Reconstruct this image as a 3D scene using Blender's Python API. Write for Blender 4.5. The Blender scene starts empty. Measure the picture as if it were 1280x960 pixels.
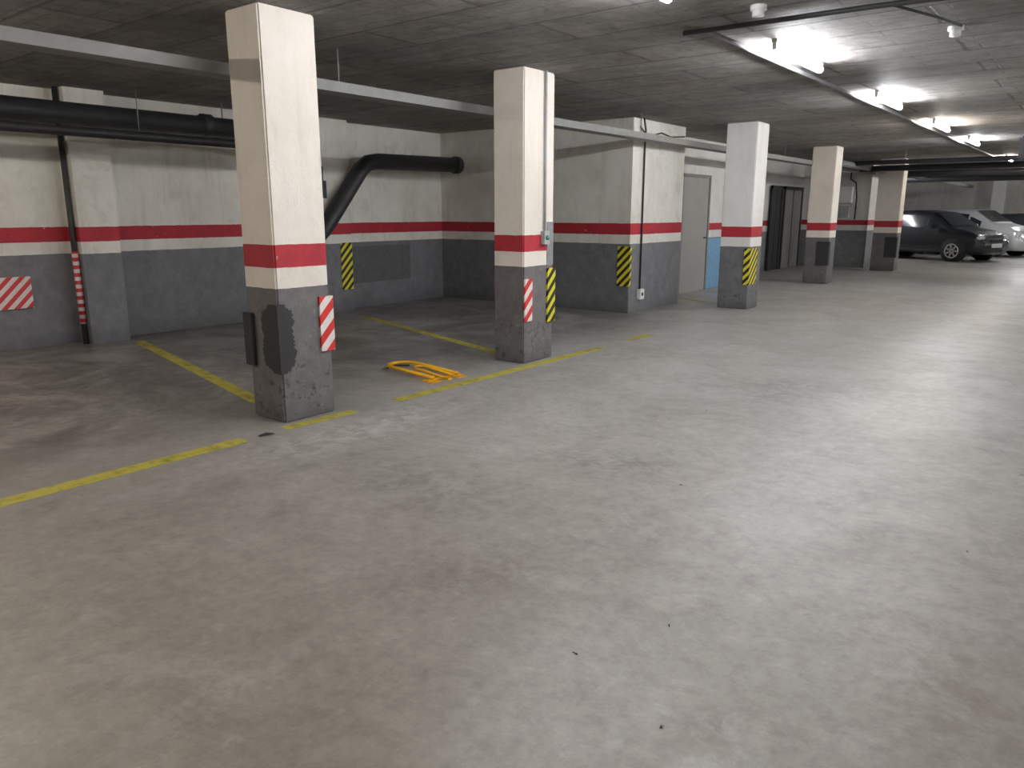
import bpy, bmesh, math, random
from mathutils import Vector, Matrix
random.seed(4)
scene=bpy.context.scene
try:
    scene.view_settings.view_transform='Standard'
    scene.view_settings.look='None'
    scene.view_settings.exposure=0.0
except Exception as e: print(e)
COL=scene.collection
H=2.92
# ------------------------------------------------------------ node helpers
def newmat(name):
    m=bpy.data.materials.new(name); m.use_nodes=True
    nt=m.node_tree; b=nt.nodes['Principled BSDF']; return m,nt,b
def N(nt,t,**k):
    n=nt.nodes.new(t)
    for a,v in k.items(): setattr(n,a,v)
    return n
def setin(nt,s,v):
    if isinstance(v,bpy.types.NodeSocket): nt.links.new(v,s)
    elif isinstance(v,(tuple,list)) and len(v)==3 and s.type=='RGBA': s.default_value=(*v,1)
    else: s.default_value=v
def mth(nt,op,a,b=0.0,c=None,clamp=False):
    n=N(nt,'ShaderNodeMath',operation=op); n.use_clamp=clamp
    setin(nt,n.inputs[0],a); setin(nt,n.inputs[1],b)
    if c is not None: setin(nt,n.inputs[2],c)
    return n.outputs[0]
def mix(nt,f,a,b,bt='MIX'):
    n=N(nt,'ShaderNodeMix',data_type='RGBA',blend_type=bt)
    setin(nt,n.inputs[0],f); setin(nt,n.inputs[6],a); setin(nt,n.inputs[7],b); return n.outputs[2]
def noise(nt,vec,scale,detail=4,rough=.6,dist=0):
    n=N(nt,'ShaderNodeTexNoise'); n.inputs['Scale'].default_value=scale
    n.inputs['Detail'].default_value=detail; n.inputs['Roughness'].default_value=rough
    n.inputs['Distortion'].default_value=dist
    if vec is not None: nt.links.new(vec,n.inputs['Vector'])
    return n.outputs[0]
def ramp(nt,f,lo,hi):
    n=N(nt,'ShaderNodeMapRange'); setin(nt,n.inputs[0],f)
    n.inputs[1].default_value=lo; n.inputs[2].default_value=hi; return n.outputs[0]
def mapping(nt,vec,scale,rot=(0,0,0)):
    n=N(nt,'ShaderNodeMapping'); nt.links.new(vec,n.inputs[0]); n.inputs['Scale'].default_value=scale; n.inputs['Rotation'].default_value=rot
    return n.outputs[0]
def bump(nt,b,h,strength,dist=.02):
    n=N(nt,'ShaderNodeBump'); n.inputs['Strength'].default_value=strength; n.inputs['Distance'].default_value=dist
    nt.links.new(h,n.inputs['Height']); nt.links.new(n.outputs[0],b.inputs['Normal'])
def pos(nt): return N(nt,'ShaderNodeNewGeometry').outputs['Position']
def sepz(nt,p):
    s=N(nt,'ShaderNodeSeparateXYZ'); nt.links.new(p,s.inputs[0]); return s.outputs
def srgb(r,g,b):
    f=lambda c:(c/255/12.92) if c/255<=.04045 else ((c/255+.055)/1.055)**2.4
    return (f(r),f(g),f(b))
def simple(name,c,rough=.6,metal=0,var=.15,scale=12,bmp=0):
    m,nt,b=newmat(name); p=N(nt,'ShaderNodeTexCoord').outputs['Object']
    n=noise(nt,p,scale)
    col=mix(nt,ramp(nt,n,.3,.7),tuple(x*(1-var) for x in c),tuple(min(1,x*(1+var)) for x in c))
    nt.links.new(col,b.inputs['Base Color']); b.inputs['Roughness'].default_value=rough; b.inputs['Metallic'].default_value=metal
    if bmp: bump(nt,b,n,bmp)
    return m
def banded(name,cream,grey,g,r0,r1,dirt=.35,chip=0):
    m,nt,b=newmat(name); p=pos(nt); s=sepz(nt,p)
    j=mth(nt,'MULTIPLY',mth(nt,'SUBTRACT',noise(nt,p,9,3),.5),.012)
    z=mth(nt,'ADD',s[2],j)
    big=noise(nt,p,1.3,6,.65); fine=noise(nt,p,7,6,.7)
    streak=noise(nt,mapping(nt,p,(5,5,.5)),1.6,5,.7)
    dk=tuple(a*k for a,k in zip(cream,(.6,.57,.5)))
    cr=mix(nt,mth(nt,'MULTIPLY',ramp(nt,big,.42,.72),dirt),cream,dk)
    cr=mix(nt,mth(nt,'MULTIPLY',ramp(nt,streak,.52,.75),dirt),cr,dk)
    cr=mix(nt,mth(nt,'MULTIPLY',ramp(nt,noise(nt,p,3.2,8,.78,.5),.53,.7),dirt),cr,dk)
    gr=mix(nt,ramp(nt,fine,.35,.7),tuple(c*.8 for c in grey),tuple(c*1.2 for c in grey))
    gr=mix(nt,ramp(nt,mth(nt,'ADD',s[2],mth(nt,'MULTIPLY',big,.5)),.48,.14),gr,tuple(c*.55 for c in grey))
    if chip:
        ch=mth(nt,'MULTIPLY',ramp(nt,noise(nt,p,16,6,.75,.4),.56,.62),ramp(nt,s[2],.8,.3))
        gr=mix(nt,mth(nt,'MULTIPLY',ch,.75),gr,(.03,.028,.026))
        ch2=mth(nt,'MULTIPLY',ramp(nt,noise(nt,mapping(nt,p,(1,1,1.4)),12,6,.7),.63,.66),.4)
        gr=mix(nt,ch2,gr,srgb(150,146,142))
    red=mix(nt,ramp(nt,fine,.4,.75),srgb(172,40,52),srgb(148,34,46))
    wear=mth(nt,'MULTIPLY',ramp(nt,noise(nt,p,14,5,.7),.66,.7),.5)
    red=mix(nt,wear,red,cream)
    isg=mth(nt,'LESS_THAN',z,g)
    isr=mth(nt,'MULTIPLY',mth(nt,'GREATER_THAN',z,r0),mth(nt,'LESS_THAN',z,r1))
    c=mix(nt,isg,cr,gr); c=mix(nt,isr,c,red)
    nt.links.new(c,b.inputs['Base Color']); b.inputs['Roughness'].default_value=.7
    bump(nt,b,noise(nt,p,22,6,.7),.3,.02)
    return m
def stripes(name,c1,c2,period,sgn=1):
    m,nt,b=newmat(name); s=sepz(nt,pos(nt))
    v=mth(nt,'ADD',mth(nt,'MULTIPLY',mth(nt,'ADD',s[0],s[1]),sgn),s[2])
    f=mth(nt,'FRACT',mth(nt,'DIVIDE',mth(nt,'ADD',v,50.0),period))
    k=mth(nt,'LESS_THAN',f,.5)
    d=ramp(nt,noise(nt,pos(nt),25,5,.7),.55,.85)
    c=mix(nt,k,c1,c2); c=mix(nt,mth(nt,'MULTIPLY',d,.6),c,(.08,.07,.06))
    nt.links.new(c,b.inputs['Base Color']); b.inputs['Roughness'].default_value=.5
    return m
M={}
M['pillar']=banded('pillar_paint',srgb(226,218,207),srgb(106,103,103),1.005,1.155,1.32,.28,1)
M['pillarw']=banded('white_pillar_paint',srgb(222,221,219),srgb(108,108,110),1.005,1.155,1.32,.25,1)
M['wall']=banded('wall_paint',srgb(224,221,213),srgb(114,114,117),1.07,1.21,1.38,.5)
M['service']=banded('service_wall_paint',srgb(216,215,213),srgb(120,121,123),1.04,1.19,1.33,.4)
def mk_floor():
    m,nt,b=newmat('worn_concrete'); p=pos(nt); s=sepz(nt,p)
    a=noise(nt,p,.35,7,.62,.4); c=noise(nt,p,1.1,12,.8,.6); d=noise(nt,p,13,8,.8); e=noise(nt,p,.75,12,.82,1.5)
    f=noise(nt,p,5,10,.85,.3); lane=noise(nt,mapping(nt,p,(1.6,.22,1)),1.0,10,.76,.4)
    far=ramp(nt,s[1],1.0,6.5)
    base=mix(nt,far,srgb(157,150,141),srgb(170,169,166))  # warm light on the near floor painted into the base colour, greyer farther off
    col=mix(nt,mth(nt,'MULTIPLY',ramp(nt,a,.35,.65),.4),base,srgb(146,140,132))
    col=mix(nt,mth(nt,'MULTIPLY',ramp(nt,c,.48,.72),.5),col,srgb(114,107,100))
    col=mix(nt,mth(nt,'MULTIPLY',ramp(nt,c,.46,.27),.5),col,srgb(193,192,189))
    col=mix(nt,mth(nt,'MULTIPLY',ramp(nt,lane,.52,.75),.35),col,srgb(116,110,103))
    col=mix(nt,mth(nt,'MULTIPLY',ramp(nt,lane,.46,.28),.35),col,srgb(191,190,187))
    col=mix(nt,mth(nt,'MULTIPLY',ramp(nt,e,.56,.68),.45),col,srgb(92,85,79))
    col=mix(nt,mth(nt,'MULTIPLY',ramp(nt,f,.5,.68),.45),col,srgb(106,99,93))
    col=mix(nt,mth(nt,'MULTIPLY',ramp(nt,f,.45,.3),.4),col,srgb(201,199,195))
    col=mix(nt,mth(nt,'MULTIPLY',ramp(nt,d,.45,.72),.5),col,srgb(102,96,91))
    scratch=noise(nt,mapping(nt,p,(9,.8,1),(0,0,.9)),1.0,6,.7); scratch2=noise(nt,mapping(nt,p,(.9,8,1),(0,0,.5)),1.0,6,.7)
    for sc_ in (scratch,scratch2): col=mix(nt,mth(nt,'MULTIPLY',ramp(nt,sc_,.66,.74),.3),col,srgb(88,83,79))
    brk=noise(nt,p,7,8,.75,.6)
    def blob(cx,cy,rx,ry,rot=0):
        sub=N(nt,'ShaderNodeVectorMath',operation='SUBTRACT'); nt.links.new(p,sub.inputs[0]); sub.inputs[1].default_value=(cx,cy,0)
        ro=N(nt,'ShaderNodeVectorRotate',rotation_type='Z_AXIS'); nt.links.new(sub.outputs[0],ro.inputs['Vector']); ro.inputs['Angle'].default_value=-rot
        sc=N(nt,'ShaderNodeVectorMath',operation='MULTIPLY'); nt.links.new(ro.outputs[0],sc.inputs[0]); sc.inputs[1].default_value=(1/rx,1/ry,1)
        ln=N(nt,'ShaderNodeVectorMath',operation='LENGTH'); nt.links.new(sc.outputs[0],ln.inputs[0])
        fade=ramp(nt,ln.outputs['Value'],1.5,.2)
        return mth(nt,'MULTIPLY',fade,ramp(nt,brk,.44,.58))
    for cx,cy,rx,ry,rot,cc,k in ((-2.3,4.05,.5,.22,.5,srgb(88,83,79),.55),(-2.2,6.8,.8,.4,.6,srgb(88,83,79),.5),(-.72,2.02,.24,.12,.6,srgb(104,88,70),.5),
        (-.2,2.6,.3,.4,.2,srgb(114,98,80),.4),(-4.15,3.7,.3,1.1,0,srgb(208,206,200),.6),(-3.0,3.0,.6,.3,.2,srgb(92,87,80),.5),(-5.0,7.2,.5,.6,0,srgb(206,206,202),.4),
        (-6.8,5.0,.9,.5,.4,srgb(58,54,52),.6),(-7.2,2.2,1.2,.6,.2,srgb(56,53,51),.6),(-2.0,2.3,.35,.2,1,srgb(100,90,78),.5)):
        col=mix(nt,mth(nt,'MULTIPLY',blob(cx,cy,rx,ry,rot),k),col,cc)
    bay=mth(nt,'MULTIPLY',ramp(nt,mth(nt,'ADD',s[0],mth(nt,'MULTIPLY',c,1.2)),-4.0,-5.2),ramp(nt,s[1],13,10))
    gr=mth(nt,'MULTIPLY',bay,ramp(nt,noise(nt,p,.9,10,.78,.8),.38,.56))
    col=mix(nt,mth(nt,'MULTIPLY',gr,.7),col,srgb(60,57,55))
    v=N(nt,'ShaderNodeTexVoronoi',feature='DISTANCE_TO_EDGE'); v.inputs['Scale'].default_value=1.1
    dn=N(nt,'ShaderNodeVectorMath',operation='ADD'); nt.links.new(p,dn.inputs[0])
    nn=N(nt,'ShaderNodeTexNoise'); nn.inputs['Scale'].default_value=5; nt.links.new(p,nn.inputs['Vector']); nt.links.new(nn.outputs['Color'],dn.inputs[1])
    nt.links.new(dn.outputs[0],v.inputs['Vector'])
    crk=mth(nt,'MULTIPLY',ramp(nt,v.outputs['Distance'],.012,.003),ramp(nt,noise(nt,p,.6,3),.6,.68))
    col=mix(nt,mth(nt,'MULTIPLY',crk,.35),col,srgb(80,72,62))
    nt.links.new(col,b.inputs['Base Color'])
    r=N(nt,'ShaderNodeMapRange'); nt.links.new(c,r.inputs[0]); r.inputs[1].default_value=.3; r.inputs[2].default_value=.7; r.inputs[3].default_value=.25; r.inputs[4].default_value=.46
    nt.links.new(r.outputs[0],b.inputs['Roughness']); b.inputs['Specular IOR Level'].default_value=.62
    bump(nt,b,mth(nt,'ADD',d,mth(nt,'MULTIPLY',f,1.5)),.17,.015)
    return m
M['floor']=mk_floor()
def mk_ceil():
    m,nt,b=newmat('board_marked_concrete'); p=pos(nt)
    nn=N(nt,'ShaderNodeTexNoise'); nn.inputs['Scale'].default_value=4; nn.inputs['Detail'].default_value=8; nn.inputs['Roughness'].default_value=.7
    nt.links.new(p,nn.inputs['Vector'])
    def brick(w,h,ms,off,c2=.8):
        dn=N(nt,'ShaderNodeVectorMath',operation='MULTIPLY_ADD'); nt.links.new(nn.outputs['Color'],dn.inputs[0]); dn.inputs[1].default_value=(off,off,0); nt.links.new(p,dn.inputs[2])
        br=N(nt,'ShaderNodeTexBrick'); br.inputs['Scale'].default_value=1.0
        br.inputs['Brick Width'].default_value=w; br.inputs['Row Height'].default_value=h; br.inputs['Mortar Size'].default_value=ms; br.inputs['Mortar Smooth'].default_value=.6
        nt.links.new(dn.outputs[0],br.inputs['Vector'])
        br.inputs['Color1'].default_value=(1,1,1,1); br.inputs['Color2'].default_value=(c2,c2,c2,1); br.inputs['Mortar'].default_value=(.5,.5,.5,1)
        return br
    br=brick(2.4,.62,.022,.07,.7); b2=brick(1.1,.2,.008,.04,.74)
    a=noise(nt,p,.7,6,.65,.5); f=noise(nt,p,6,10,.82,.5); g=noise(nt,p,2.2,9,.75,1.0)
    st=noise(nt,mapping(nt,p,(.6,6,1)),1.6,8,.8,.3)
    col=mix(nt,ramp(nt,a,.35,.65),srgb(184,177,168),srgb(210,207,202))
    col=mix(nt,mth(nt,'MULTIPLY',ramp(nt,g,.5,.64),.5),col,srgb(124,117,109))
    col=mix(nt,mth(nt,'MULTIPLY',ramp(nt,f,.46,.66),.6),col,srgb(118,112,105))
    col=mix(nt,mth(nt,'MULTIPLY',ramp(nt,f,.44,.3),.5),col,srgb(228,225,219))
    ridge=mth(nt,'MULTIPLY',ramp(nt,mth(nt,'ABSOLUTE',mth(nt,'SUBTRACT',st,.54)),.03,.006),ramp(nt,a,.46,.56))
    col=mix(nt,mth(nt,'MULTIPLY',ridge,.4),col,srgb(236,233,226))
    col=mix(nt,.95,col,br.outputs['Color'],'MULTIPLY'); col=mix(nt,.6,col,b2.outputs['Color'],'MULTIPLY')
    nt.links.new(col,b.inputs['Base Color']); b.inputs['Roughness'].default_value=.7
    hh=mth(nt,'ADD',mth(nt,'MULTIPLY',ridge,.8),mth(nt,'ADD',mth(nt,'MULTIPLY',f,2.4),mth(nt,'ADD',mth(nt,'MULTIPLY',br.outputs['Fac'],-1.5),mth(nt,'MULTIPLY',b2.outputs['Fac'],-.8))))
    bump(nt,b,hh,1.0,.035)
    return m
M['ceil']=mk_ceil()
M['black']=simple('black_pipe_plastic',(.03,.03,.031),.5)
M['rubber']=simple('black_rubber',(.028,.027,.027),.7,bmp=.3)
M['galv']=simple('galvanised_steel',srgb(126,125,122),.55,.1,.12,8)
M['conduit']=simple('grey_conduit',srgb(130,130,130),.5)
M['greyp']=simple('grey_plastic',srgb(165,168,168),.5)
M['white']=simple('white_plastic',srgb(220,220,216),.5,var=.05)
M['cable']=simple('black_cable',(.03,.03,.03),.6)
M['green']=simple('green_plastic',srgb(70,140,120),.5)
M['door']=simple('beige_grey_door_paint',srgb(150,149,146),.5,0,.06,3)
M['metaldoor']=simple('brown_grey_metal',srgb(140,137,134),.5,.1,.1,3)
M['darkmetal']=simple('dark_metal',srgb(62,62,66),.5,.3)
M['blue']=simple('light_blue_paint',srgb(112,156,190),.6)
M['yellow']=simple('yellow_enamel',srgb(222,165,22),.4,0,.12)
M['red']=simple('red_plastic',srgb(190,30,35),.5)
M['rw']=stripes('red_white_stripes',srgb(205,50,45),srgb(222,216,208),.16,-1)
M['rwwall']=stripes('red_white_stripes_wide',srgb(200,50,50),srgb(215,208,200),.13,-1)
M['yb']=stripes('yellow_black_stripes',srgb(215,205,40),(.015,.015,.015),.13,-1)
M['rwband']=stripes('red_white_bands',srgb(190,45,50),srgb(210,205,200),.09,0)
M['tire']=simple('tyre_rubber',(.018,.018,.018),.8)
M['rim']=simple('alloy',(.55,.55,.57),.3,.8)
M['glass']=simple('dark_car_glass',(.02,.025,.03),.12)
M['lamp']=simple('headlight_glass',(.7,.72,.75),.15,.2)
M['dust']=simple('dry_leaf',srgb(62,46,36),.8)
def carpaint(n,c):
    m=simple(n,c,.3,.3,.03); m.node_tree.nodes['Principled BSDF'].inputs['Coat Weight'].default_value=.6; return m
M['dark']=carpaint('dark_car_paint',(.02,.022,.028)); M['silver']=carpaint('silver_car_paint',(.55,.55,.55))
def mk_yline():
    m,nt,b=newmat('worn_yellow_road_paint'); p=pos(nt)
    n=noise(nt,p,9,8,.75); n2=noise(nt,p,1.5,3)
    k=ramp(nt,mth(nt,'ADD',mth(nt,'MULTIPLY',n,.75),mth(nt,'MULTIPLY',n2,.25)),.48,.74)
    nt.links.new(mix(nt,k,srgb(192,180,72),srgb(176,166,100)),b.inputs['Base Color']); b.inputs['Roughness'].default_value=.6
    nt.links.new(mth(nt,'SUBTRACT',.88,mth(nt,'MULTIPLY',k,.65)),b.inputs['Alpha'])
    return m
M['yline']=mk_yline()
def emis(name,c,s):
    m,nt,b=newmat(name); b.inputs['Base Color'].default_value=(*c,1); b.inputs['Emission Color'].default_value=(*c,1); b.inputs['Emission Strength'].default_value=s
    return m
TS=205
M['tube']=emis('cool_white_tube',(.95,.965,1.0),TS); M['tubew']=emis('warm_white_tube',(1.0,.93,.83),TS*.8)
# ------------------------------------------------------------ mesh helpers
def mkobj(name,me,mat,parent=None,smooth=False):
    o=bpy.data.objects.new(name,me); COL.objects.link(o)
    if mat: me.materials.append(mat)
    if smooth:
        for f in me.polygons: f.use_smooth=True
    if parent: o.parent=parent
    return o
def info(o,label,cat,group=None):
    o['label']=label; o['category']=cat
    if group: o['group']=group
    return o
def empty(name,loc,label,cat,group=None,rot=0):
    o=bpy.data.objects.new(name,None); o.location=loc; o.rotation_euler=(0,0,rot); COL.objects.link(o); o.empty_display_size=.1
    return info(o,label,cat,group)
def boxbm(bm,lo,hi,bev=0):
    r=bmesh.ops.create_cube(bm,size=1)
    vs=r['verts']
    for v in vs:
        v.co=Vector([lo[i]+(v.co[i]+.5)*(hi[i]-lo[i]) for i in range(3)])
    if bev:
        es=list({e for v in vs for e in v.link_edges})
        bmesh.ops.bevel(bm,geom=es,offset=bev,segments=2,affect='EDGES')
def box(name,lo,hi,mat,parent=None,bev=0,origin=True):
    bm=bmesh.new()
    c=Vector(((lo[0]+hi[0])/2,(lo[1]+hi[1])/2,lo[2])) if origin else Vector((0,0,0))
    boxbm(bm,[lo[i]-c[i] for i in range(3)],[hi[i]-c[i] for i in range(3)],bev)
    me=bpy.data.meshes.new(name); bm.to_mesh(me); bm.free()
    o=mkobj(name,me,mat,parent); o.location=c; return o
def boxes(name,lst,mat,parent=None,bev=0):
    bm=bmesh.new()
    for lo,hi in lst: boxbm(bm,lo,hi,bev)
    me=bpy.data.meshes.new(name); bm.to_mesh(me); bm.free()
    return mkobj(name,me,mat,parent)
def tube(name,pts,r,mat,parent=None,seg=14,closed=False):
    pts=[Vector(p) for p in pts]; bm=bmesh.new()
    n=len(pts); rings=[]; prev=None
    for i,p in enumerate(pts):
        if closed: t=(pts[(i+1)%n]-pts[i-1]).normalized()
        elif i==0: t=(pts[1]-p).normalized()
        elif i==n-1: t=(p-pts[-2]).normalized()
        else: t=((pts[i+1]-p).normalized()+(p-pts[i-1]).normalized()).normalized()
        u=t.orthogonal().normalized() if prev is None else (prev-t*prev.dot(t)).normalized()
        prev=u; w=t.cross(u)
        rings.append([bm.verts.new(p+r*(math.cos(a)*u+math.sin(a)*w)) for a in [2*math.pi*k/seg for k in range(seg)]])
    m=n if closed else n-1
    for i in range(m):
        A,B=rings[i],rings[(i+1)%n]
        for k in range(seg): bm.faces.new((A[k],A[(k+1)%seg],B[(k+1)%seg],B[k]))
    if not closed:
        bm.faces.new(rings[0][::-1]); bm.faces.new(rings[-1])
    bmesh.ops.recalc_face_normals(bm,faces=bm.faces)
    me=bpy.data.meshes.new(name); bm.to_mesh(me); bm.free()
    return mkobj(name,me,mat,parent,True)
def struct(o): o['kind']='structure'; return o
# ------------------------------------------------------------ shell
struct(box('floor',(-10,-7,-.2),(5,41.4,0),M['floor']))
struct(box('ceiling',(-10,-7,H),(5,41.4,H+.2),M['ceil']))
struct(box('wall_left',(-10,-7,0),(-9.8,41.4,H),M['wall']))
struct(box('wall_right',(4.8,-6.8,0),(5,41.2,H),M['wall']))
struct(box('wall_far',(-9.8,41.2,0),(5,41.4,H),M['wall']))
struct(box('wall_rear',(-9.8,-7,0),(5,-6.8,H),M['wall']))
struct(box('wall_middle',(-9.8,10.45,0),(-5.87,12.2,H),M['wall']))
struct(box('wall_service',(-9.8,12.2,0),(-6.6,17.6,H),M['service']))
struct(box('wall_lobby',(-9.8,17.6,0),(-7.4,23.3,H),M['service']))
struct(box('wall_block',(-9.8,23.3,0),(-5.55,24.2,H),M['service']))
struct(box('trim_1',(-9.8,4.0,0),(-9.5,4.45,H),M['wall']))
struct(box('trim_2',(-9.8,7.55,0),(-9.55,8.1,H),M['wall']))
struct(box('trim_3',(-6.6,14.86,0),(-6.585,17.5,1.02),M['blue']))
d=struct(box('door_1',(-6.6,13.62,0),(-6.55,14.78,2.2),M['door']))
boxes('door_frame',[((.025,-.64,0),(.045,-.58,2.26)),((.025,.58,0),(.045,.64,2.26)),((.025,-.64,2.2),(.045,.64,2.26))],M['galv'],d)
tube('door_handle',[(.04,.45,1.05),(.085,.45,1.05),(.085,.33,1.05)],.012,M['darkmetal'],d)
for i,(y0,y1,mm) in enumerate([(18.3,19.6,'metaldoor'),(20.6,21.3,'darkmetal'),(21.6,23.0,'metaldoor')]):
    dd=struct(box('door_%d'%(i+2),(-7.4,y0,0),(-7.34,y1,2.15),M[mm]))
    w=(y1-y0)/2
    boxes('door_frame',[((.02,-w-.07,0),(.06,-w,2.24)),((.02,w,0),(.06,w+.07,2.24)),((.02,-w-.07,2.15),(.06,w+.07,2.24)),((.025,-.01,0),(.04,.01,2.15))],M['darkmetal'],dd)
# ------------------------------------------------------------ pillars
def pillar(x1,y0,wx,wy,label,mat='pillar'):
    o=box('pillar',(x1-wx,y0,0),(x1,y0+wy,H),M[mat],bev=.012)
    return info(o,label,'pillar','row of painted concrete pillars')
pillar(-4.73,3.29,.39,.47,'square concrete pillar, cream above red band, scuffed grey base with black rubber guards')
pillar(-4.71,6.22,.39,.52,'square cream and grey pillar with red band, conduit and switch')
pillar(-4.60,12.07,.50,.50,'square white and grey pillar with red band beside the aisle','pillarw')
pillar(-4.92,17.5,.5,.48,'square cream and grey pillar with red band near lobby')
pillar(-4.6,22.5,.6,.46,'square cream and grey pillar with red band near dark car')
pillar(-4.0,39.5,.5,.42,'distant square white pillar behind parked cars','pillarw')
def guardY(name,x0,x1,y,z0,z1,mat,label,cat='sign',t=.02):
    return info(box(name,(x0,y-t,z0),(x1,y,z1),mat,bev=.004),label,cat)
def Lguard(name,xc,yc,a,b,z0,z1,mat,label,t=.02,far=False):
    if not far: lst=[((xc-a,yc-t,z0),(xc+t,yc,z1)),((xc,yc,z0),(xc+t,yc+b,z1))]
    else: lst=[((xc,yc-b,z0),(xc+t,yc+t,z1)),((xc-a,yc,z0),(xc,yc+t,z1))]
    o=boxes(name,[(tuple(l[i]-(xc,yc,z0)[i] for i in range(3)),tuple(h[i]-(xc,yc,z0)[i] for i in range(3))) for l,h in lst],mat)
    o.location=(xc,yc,z0); return info(o,label,'corner guard')
def jagguard(xc,yc,a,b,z0,z1,mat,label,t=.02,jag=.05):
    rnd=random.Random(11); lst=[]; n=34; dz=(z1-z0)/n; ja=jb=.5
    for i in range(n):
        u=(i+.5)/n; k=min(1,.5+4*min(u,1-u))
        ja=.7*ja+.3*rnd.choice((0,1)); jb=.7*jb+.3*rnd.choice((0,1))
        aa=a*k-ja*jag; bb=b*k-jb*jag*1.2
        lst+=[((-aa,-t,i*dz),(t,0,(i+1)*dz)),((0,0,i*dz),(t,bb,(i+1)*dz))]
    o=boxes('corner_guard',lst,mat); o.location=(xc,yc,z0)
    return info(o,label,'corner guard')
Lguard('corner_guard',-4.73,3.76,.1,.11,.50,.92,M['rw'],'red and white striped corner guard on cream pillar',far=True)
jagguard(-4.73,3.29,.2,.14,.38,.89,M['rubber'],'torn black rubber corner guard on scuffed pillar')
guardY('rubber_pad',-5.14,-5.03,3.29,.41,.81,M['rubber'],'black rubber pad on scuffed pillar','rubber pad',t=.03)
o=box('warning_panel',(-4.71,6.222,.44),(-4.69,6.35,.88),M['rw'],bev=.003); info(o,'red and white striped warning panel on pillar with conduit','sign')
Lguard('corner_guard',-4.71,6.74,.1,.12,.40,.97,M['yb'],'yellow and black striped corner guard on pillar with conduit',far=True)
Lguard('corner_guard',-5.87,10.45,.2,.03,.42,1.03,M['yb'],'yellow and black striped corner guard on white wall corner')
Lguard('corner_guard',-4.60,12.07,.08,.3,.40,.98,M['yb'],'yellow and black striped corner guard on white pillar')
Lguard('corner_guard',-4.92,17.5,.25,.1,.40,.92,M['rubber'],'black rubber corner guard on pillar near lobby')
Lguard('corner_guard',-4.6,22.5,.28,.1,.36,.9,M['rubber'],'black rubber corner guard on pillar near dark car')
o=box('corner_guard',(-9.55,7.86,.35),(-9.53,8.08,1.08),M['yb'],bev=.003); info(o,'yellow and black striped guard on grey wall pilaster','corner guard')
o=box('warning_panel',(-9.8,2.75,.47),(-9.775,3.52,.83),M['rwwall'],bev=.003); info(o,'red and white diagonal striped panel on grey wall','sign')
o=box('wall_patch_panel',(-9.8,8.3,.4),(-9.785,9.6,1.0),simple('dark_grey_paint',srgb(92,92,93),.7)); info(o,'dark grey painted panel on grey wall base','wall panel')
# ------------------------------------------------------------ pipes
o=tube('vertical_pipe',[(-9.6,3.96,0),(-9.6,3.96,H)],.03,M['black']); info(o,'black vertical downpipe beside wall pilaster','pipe')
tube('striped_tape',[(-9.6,3.96,.25),(-9.6,3.96,1.1)],.036,M['rwband'],o)
o=tube('drain_pipe',[(-9.25,-6.8,2.62),(-9.25,7.0,2.6)],.125,M['black']); info(o,'thick black drain pipe under ceiling along wall','pipe')
for y in (-4,0,5.5): 
    tube('pipe_collar',[(-9.25,y,2.617),(-9.25,y+.12,2.617)],.14,M['black'],o)
    tube('pipe_hanger',[(-9.25,y+.3,2.7),(-9.25,y+.3,H)],.008,M['galv'],o,6)
o=tube('drain_pipe',[(-9.05,-6.8,2.42),(-9.05,6.2,2.4),(-9.08,6.6,2.38),(-9.15,7.0,2.36)],.055,M['black']); info(o,'thin black pipe running below thick drain pipe','pipe')
for y in (-3,1,4.6): tube('pipe_hanger',[(-9.05,y,2.45),(-9.05,y,H)],.006,M['galv'],o,6)
o=tube('drain_pipe',[(-9.38,10.45,2.36),(-9.38,8.55,2.33),(-9.38,8.35,2.3),(-9.38,8.2,2.2),(-9.38,7.45,1.32),(-9.38,7.3,1.2),(-9.38,7.1,1.14),(-9.38,6.75,1.12)],.125,M['black'],seg=18); info(o,'thick black pipe with diagonal elbow near room corner','pipe')
tube('pipe_collar',[(-9.38,10.45,2.36),(-9.38,10.35,2.36)],.145,M['black'],o,18)
boxes('pipe_bracket',[((-9.8,7.25,1.95),(-9.3,7.4,2.2)),((-9.5,7.2,1.75),(-9.3,7.45,2.0))],M['darkmetal'],o)
X=-5.5; t0,t1=-6.8,23
o=boxes('cable_tray',[((X-.1,t0,2.55),(X+.1,t1,2.558)),((X-.1,t0,2.558),(X-.094,t1,2.635)),((X+.094,t0,2.558),(X+.1,t1,2.635))],M['galv']); info(o,'galvanised steel cable tray hanging under ceiling','cable tray')
for y in (-4,-1.5,1.2,4.6,7.6,10,13.3,16,19,22): tube('tray_hanger',[(X,y,2.555),(X,y,H)],.006,M['galv'],o,6)
tube('cable',[(X-.04,t0,2.575),(X-.05,5,2.58),(X-.03,12,2.575),(X-.04,t1,2.575)],.016,M['cable'],o,8)
LX=-2.4
o=tube('ceiling_conduit',[(LX-.28,5.85,H-.02),(LX-.28,36,H-.02)],.02,M['conduit'],seg=8); info(o,'grey electrical conduit along ceiling beside tubes','conduit')
o=tube('ceiling_conduit',[(-2.85,5.8,H-.025),(-1.5,5.85,H-.025),(1.5,6.2,H-.025)],.018,M['cable'],seg=8); info(o,'dark conduit crossing the concrete ceiling','conduit')
o=tube('ceiling_conduit',[(-1.4,5.88,H-.02),(-1.2,6.5,H-.02),(-1.12,6.85,H-.02)],.01,M['cable'],seg=8); info(o,'short dark conduit feeding a ceiling detector','conduit')
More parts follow.
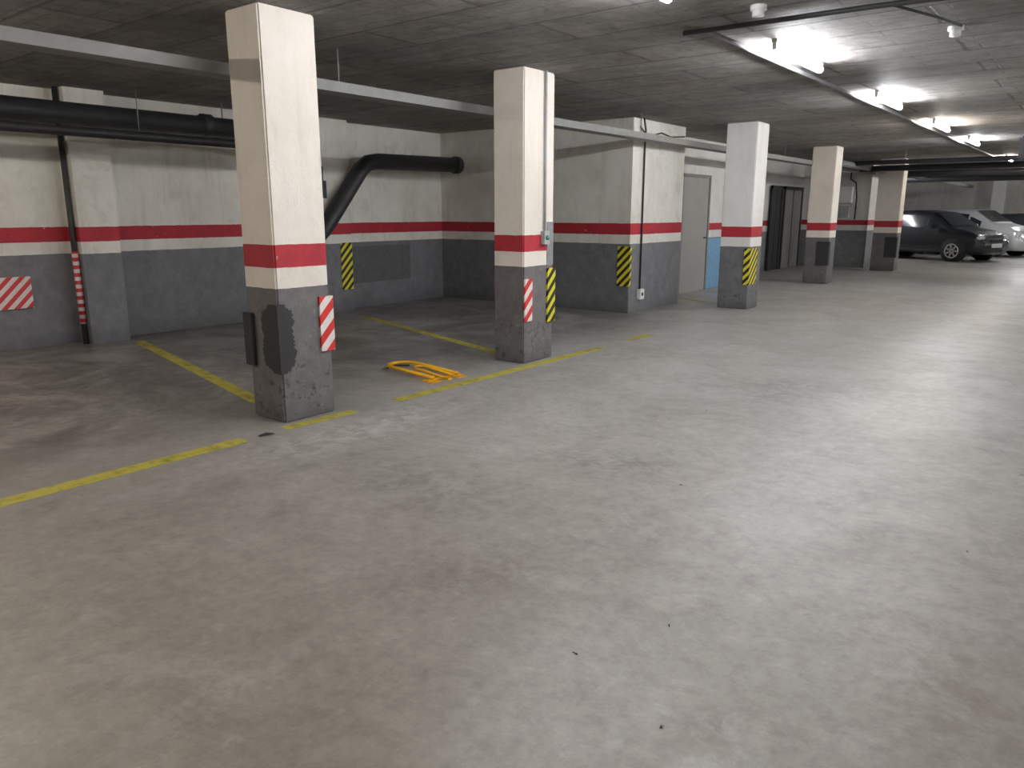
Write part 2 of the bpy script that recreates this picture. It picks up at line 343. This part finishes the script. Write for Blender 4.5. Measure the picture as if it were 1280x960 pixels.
for y,z,r,xx in ((19.5,2.66,.05,3),(21,2.6,.07,3),(25,2.62,.09,4),(28,2.58,.1,4),(30.5,2.66,.07,4)):
    o=tube('ceiling_pipe',[(-6.8 if y>24.5 or y<17 else -5.3,y,z),(xx,y+.2,z)],r,M['darkmetal']); info(o,'dark pipe crossing under far ceiling','pipe','far ceiling pipes')
    for x in (-4,0,2.5): tube('pipe_hanger',[(x,y+.1,z),(x,y+.1,H)],.008,M['galv'],o,6)
o=tube('ceiling_pipe',[(-5.1,18.6,2.62),(-5.1,38,2.6)],.07,M['galv']); info(o,'light grey pipe running along far ceiling','pipe')
for y in (20,26,32): tube('pipe_hanger',[(-5.1,y,2.62),(-5.1,y,H)],.008,M['galv'],o,6)
def detector(x,y,label):
    e=empty('smoke_detector',(x,y,H),label,'smoke detector','ceiling detectors')
    tube('base',[(0,0,0),(0,0,-.03)],.055,M['white'],e,20); tube('sensor',[(0,0,-.03),(0,0,-.06),(0,0,-.07)],.04,M['white'],e,16)
detector(-2.13,5.45,'white round detector on concrete ceiling'); detector(-1.17,6.95,'white round detector beside dark conduit')
# ------------------------------------------------------------ lights
def fixture(x,y,warm,label,L=.6):
    e=empty('fluorescent_light',(x,y,H),label,'light fixture','ceiling fluorescent lights')
    boxes('housing',[((-.022,-L-.03,-.03),(.022,L+.03,0))],M['white'],e)
    for s in (-1,1): boxes('lamp_holder',[((-.018,s*(L+.01)-.012,-.085),(.018,s*(L+.01)+.012,-.03))],M['white'],e)
    tube('tube',[(0,-L,-.07),(0,L,-.07)],.031,M['tubew' if warm else 'tube'],e,12)
for y,w in ((-.6,1),(4.05,0),(7.15,0),(10.5,0),(14.0,1),(17.4,0),(23.4,1),(30,0),(35,0)):
    fixture(LX,y,w,('warm' if w else 'cool')+' white fluorescent batten on concrete ceiling')
for x,y,w in ((3.2,3,0),(3.2,8,0),(3.2,15,0),(3.2,23,0),(3.2,30,0),(-7.3,-3.0,1),(-7.4,.7,1),(-7.6,28.0,0),(1.6,36,0)):  # fill fixtures added out of view to brighten bays, walls and far end
    fixture(x,y,w,('warm' if w else 'cool')+' white fill batten, added out of view over parking bays')
# ------------------------------------------------------------ electrical
o=tube('pillar_conduit',[(-4.69,6.56,1.36),(-4.69,6.56,H)],.013,M['greyp'],seg=8); info(o,'grey conduit running up pillar to ceiling','conduit')
e=empty('light_switch',(-4.71,6.56,1.22),'grey and green push button switch box on pillar','switch')
box('switch_box',(0,-.05,0),(.05,.05,.14),M['greyp'],e,.006); tube('button',[(.05,0,.07),(.062,0,.07)],.025,M['green'],e,12)
o=box('grey_patch',(-4.71,6.62,1.0),(-4.703,6.73,1.45),M['conduit']); info(o,'grey mounting plate on pillar edge','plate')
o=tube('wall_conduit',[(-5.85,10.78,.35),(-5.85,10.78,2.55),(-5.8,10.7,2.75),(-5.78,10.6,H)],.014,M['cable'],seg=8); info(o,'dark conduit down white wall to socket','conduit')
tube('loop_cable',[(-5.84,10.6,2.8),(-5.84,10.75,2.72),(-5.84,11.0,2.70),(-5.84,11.3,2.76),(-5.84,11.6,2.72),(-5.84,12.1,2.76)],.01,M['cable'],o,6)
o=box('wall_socket',(-5.87,10.71,.2),(-5.80,10.85,.36),M['white'],bev=.008); info(o,'white surface mounted socket on white wall','socket')
tube('socket_opening',[(-5.80,10.78,.28),(-5.797,10.78,.28)],.03,M['darkmetal'],o,14).location=(5.835,-10.78,-.2)
e=empty('meter_box',(-6.2,23.3,1.35),'white meter boxes with dark cables on block','electrical box')
box('upper_box',(-.2,-.16,.45),(.2,0,.9),M['white'],e,.01); box('lower_box',(-.12,-.12,.05),(.15,0,.38),M['greyp'],e,.01)
tube('cable',[(.3,-.03,0),(.3,-.03,.6),(.25,-.03,1.0),(.1,-.03,1.1),(.1,-.03,1.5)],.02,M['cable'],e,8); tube('cable',[(-.3,-.03,-.3),(-.3,-.03,1.5)],.025,M['cable'],e,8)
o=box('fire_sign',(-9.8,39.6,1.9),(-9.78,40.6,2.4),M['red']); info(o,'red rectangular sign on far white wall','sign')
o=boxes('unit_heater',[((-.3,-.25,0),(.3,.25,H-2.5))],M['darkmetal'],None,.03); o.location=(-1.35,17.6,2.5); info(o,'dark box unit hanging under ceiling','ventilation unit')
boxes('grille',[((-.24,-.262,.05),(.24,-.25,H-2.56))],M['cable'],o)
# ------------------------------------------------------------ floor markings
def fline(p,q,w,label):
    p=Vector((*p,0)); q=Vector((*q,0)); d=(q-p); L=d.length
    o=boxes('parking_line',[((-L/2,-w/2,0),(L/2,w/2,.002))],M['yline']); o.location=(p+q)/2; o.rotation_euler=(0,0,math.atan2(d.y,d.x))
    return info(o,label,'floor marking')
fline((-4.62,-4),(-4.6,2.85),.13,'worn yellow parking line along aisle')
fline((-4.62,3.2),(-4.6,3.85),.1,'short worn yellow line beside scuffed pillar')
fline((-4.6,4.3),(-4.58,7.55),.115,'worn yellow parking line along aisle beside pillar')
fline((-4.6,8.25),(-4.6,8.8),.11,'short faded yellow line dash along aisle')
fline((-5.3,3.52),(-9.3,4.45),.125,'yellow bay divider line running to wall')
fline((-5.15,6.5),(-8.9,7.7),.12,'faded yellow bay divider line running to wall')
fline((-5.2,12.6),(-6.4,13.0),.09,'faded yellow line near white pillar')
# ------------------------------------------------------------ parking barrier
e=empty('parking_barrier',(-5.22,5.22,0),'folded yellow tubular parking space barrier lying on floor','parking barrier',rot=math.radians(-6))
e.scale=(.88,.88,.68)
hoop=[(.42,-.17,.05)]+[(-.30,-.17,.07)]+[(-.30-.17*math.sin(a),-.17*math.cos(a),.07) for a in [math.pi*k/10 for k in range(1,10)]]+[(-.30,.17,.07),(.42,.17,.05)]
tube('hoop',hoop,.026,M['yellow'],e,12)
tube('inner_stay',[(.46,-.07,.05),(-.02,-.07,.09),(-.08,0,.09),(-.02,.07,.09),(.46,.07,.05)],.018,M['yellow'],e,10)
tube('base_tube',[(.4,-.23,.018),(.4,.23,.018)],.018,M['yellow'],e,10)
for lo,hi in (((.3,-.25,0),(.5,-.12,.012)),((.3,.12,0),(.5,.25,.012)),((.25,-.03,0),(.5,.03,.03))): boxes('base_plate',[(lo,hi)],M['yellow'],e,.003)
tube('spring_arm',[(-.45,-.12,.012),(-.55,-.02,.02),(-.4,.16,.02)],.01,M['cable'],e,8)
def debris(x,y,s,label='small dark dry leaf on concrete floor',cat='leaf'):
    bm=bmesh.new(); n=9; a0=random.random()*6
    c=bm.verts.new((0,0,.012*s/.05)); r=[]
    for k in range(n):
        a=2*math.pi*k/n; rr=s*(.45+.55*abs(math.cos(a)))*random.uniform(.7,1.1)
        r.append(bm.verts.new((rr*math.cos(a),.55*rr*math.sin(a),random.uniform(0,.006))))
    for k in range(n): bm.faces.new((c,r[k],r[(k+1)%n]))
    me=bpy.data.meshes.new('leaf'); bm.to_mesh(me); bm.free()
    o=mkobj('dry_leaf' if cat=='leaf' else 'rubber_scrap',me,M['dust'] if cat=='leaf' else M['rubber']); o.location=(x,y,.001); o.rotation_euler=(0,0,a0)
    info(o,label,cat)
    if cat=='leaf': o['group']='scattered dry leaves'
debris(-4.58,3.02,.08,'small black rubber scrap beside scuffed pillar','rubber scrap')
for x,y in ((-3.9,5.1),(-1.33,2.07),(-1.15,2.45),(-1.8,3.9),(-2.4,5.6),(-.9,1.9),(-.35,3.9)):
    debris(x,y,random.uniform(.009,.016))
# ------------------------------------------------------------ cars
def interp(t,pts):
    for (a,va),(b,vb) in zip(pts,pts[1:]):
        if t<=b: 
            k=(t-a)/(b-a) if b>a else 0; return va+(vb-va)*max(0,k)
    return pts[-1][1]
def car(loc,rot,paint,top,label,sc=1):
    e=empty('car',loc,label,'car',None,rot); e.scale=(sc,sc,sc)
    ZT=top; BELT=[(-2,.75),(-1.9,.98),(-1,.98),(1,.92),(1.9,.72),(2,.55)]
    W=[(-2,.70),(-1.8,.83),(-1,.86),(1.2,.86),(1.8,.78),(2,.62)]
    def sec(x):
        zt=interp(x,ZT); zb=interp(x,BELT); w=interp(x,W); g=max(0,min(1,(zt-zb-.05)/.35)); zb=min(zb,zt-.04)
        wt=w*.93*(1-g)+w*.76*g
        return [(0,.22),(w*.85,.22),(w*.99,.34),(w,.58),(w*.96,zb),(wt,zt-.03-.06*g),(wt*.85,zt-.01),(0,zt)]
    def P(x,i,k):
        s=sec(x); a,b=s[i],s[i+1]; return (a[0]+(b[0]-a[0])*k,a[1]+(b[1]-a[1])*k)
    xs=[-2+4*i/60 for i in range(61)]
    bm=bmesh.new(); rings=[]
    for x in xs:
        s=[]
        for i in range(7):
            for k in (0,.5): s.append(P(x,i,k))
        s.append(sec(x)[7])
        ring=[bm.verts.new((x,y,z)) for y,z in s]+[bm.verts.new((x,-y,z)) for y,z in s[-2:0:-1]]
        rings.append(ring)
    n=len(rings[0])
    for A,B in zip(rings,rings[1:]):
        for k in range(n): bm.faces.new((A[k],A[(k+1)%n],B[(k+1)%n],B[k]))
    bm.faces.new(rings[0]); bm.faces.new(rings[-1][::-1])
    bmesh.ops.recalc_face_normals(bm,faces=bm.faces)
    me=bpy.data.meshes.new('body'); bm.to_mesh(me); bm.free()
    o=mkobj('body',me,paint,e,True)
    def patch(name,x0,x1,sgn,k0,k1,mat,top=False,off=.012):
        bm=bmesh.new(); G=[]
        for a in range(13):
            x=x0+(x1-x0)*a/12; row=[]
            for b in range(7):
                if top: 
                    u=-1+2*b/6; s=sec(x); y=s[5][0]*.88*u; z=s[7][1]-(s[7][1]-s[6][1])*abs(u)
                    row.append(bm.verts.new((x+(off if x0>0 else -off),y,z+off)))
                else:
                    y,z=P(x,4,k0+(k1-k0)*b/6); row.append(bm.verts.new((x,sgn*(y+off),z)))
            G.append(row)
        for A,B in zip(G,G[1:]):
            for k in range(6): bm.faces.new((A[k],A[k+1],B[k+1],B[k]))
        me=bpy.data.meshes.new(name); bm.to_mesh(me); bm.free(); return mkobj(name,me,mat,e,True)
    for sgn in (-1,1):
        patch('side_window',-1.45,-.62,sgn,.08,.86,M['glass']); patch('side_window',-.54,.28,sgn,.08,.86,M['glass']); patch('side_window',.34,.72,sgn,.1,.7,M['glass'])
        boxes('mirror',[((.6,sgn*.98-.09,.95),(.72,sgn*.98+.09,1.08))],paint,e,.02)
        boxes('headlight',[((1.70,sgn*.6-.14,.62),(1.93,sgn*.6+.14,.78))],M['lamp'],e,.04)
        boxes('taillight',[((-1.98,sgn*.66-.08,.7),(-1.86,sgn*.66+.08,1.0))],M['red'],e,.03)
        for wx in (-1.28,1.22):
            tube('wheel_arch',[(wx,sgn*.70,.33),(wx,sgn*.873,.33)],.36,M['tire'],e,28)
            wh=tube('wheel',[(wx,sgn*.70,.31),(wx,sgn*.89,.31),(wx,sgn*.90,.31)],.31,M['tire'],e,28)
            bm=bmesh.new()
            for k in range(7):
                a=2*math.pi*k/7
                r=bmesh.ops.create_cube(bm,size=1,matrix=Matrix.Translation((wx,sgn*.905,.31))@Matrix.Rotation(a,4,'Y')@Matrix.Translation((.1,0,0))@Matrix.Diagonal((.2,.02,.05,1)))
            me=bpy.data.meshes.new('rim'); bm.to_mesh(me); bm.free(); mkobj('rim',me,M['rim'],wh)
            tube('rim_ring',[(wx+.2*math.cos(t),sgn*.905,.31+.2*math.sin(t)) for t in [2*math.pi*k/24 for k in range(24)]],.018,M['rim'],wh,6,True)
    patch('windshield',.45,1.02,1,0,1,M['glass'],True); patch('rear_window',-1.88,-1.62,1,0,1,M['glass'],True)
    boxes('license_plate',[((2.0,-.26,.42),(2.02,.26,.53))],M['white'],e)
    boxes('grille',[((1.97,-.35,.28),(2.01,.35,.38))],M['rubber'],e,.01); boxes('grille',[((1.97,-.3,.58),(2.005,.3,.66))],M['rubber'],e,.01)
    return e
hatch=[(-2,.72),(-1.93,1.05),(-1.62,1.40),(-1.1,1.48),(-.2,1.5),(.4,1.44),(1.08,1.0),(1.6,.90),(1.88,.78),(2,.55)]
tall=[(-2,.75),(-1.93,1.1),(-1.7,1.45),(-1.1,1.56),(-.2,1.6),(.4,1.54),(1.1,1.1),(1.6,.98),(1.88,.84),(2,.6)]
car((-4.95,29.4,0),math.radians(-22),M['dark'],hatch,'black five door hatchback parked nose to aisle',1.08)
car((-4.3,33.0,0),math.radians(-20),M['silver'],tall,'silver compact car parked behind black hatchback',1.06)
car((-2.8,37.2,0),math.radians(-10),M['dark'],hatch,'dark car parked beyond silver compact car')
car((-7.7,37.0,0),math.radians(0),M['dark'],hatch,'dark car parked deep in bay behind hatchback')
# ------------------------------------------------------------ world & camera
w=bpy.data.worlds.new('World'); scene.world=w; w.use_nodes=True
w.node_tree.nodes['Background'].inputs[0].default_value=(.5,.5,.5,1); w.node_tree.nodes['Background'].inputs[1].default_value=.05
cam=bpy.data.cameras.new('Camera'); co=bpy.data.objects.new('Camera',cam); COL.objects.link(co)
cam.sensor_width=36; cam.lens=950/1280*36; cam.clip_end=200
co.location=(0,0,1.55); co.rotation_euler=(math.radians(90-12.75),0,math.radians(38))
scene.camera=co
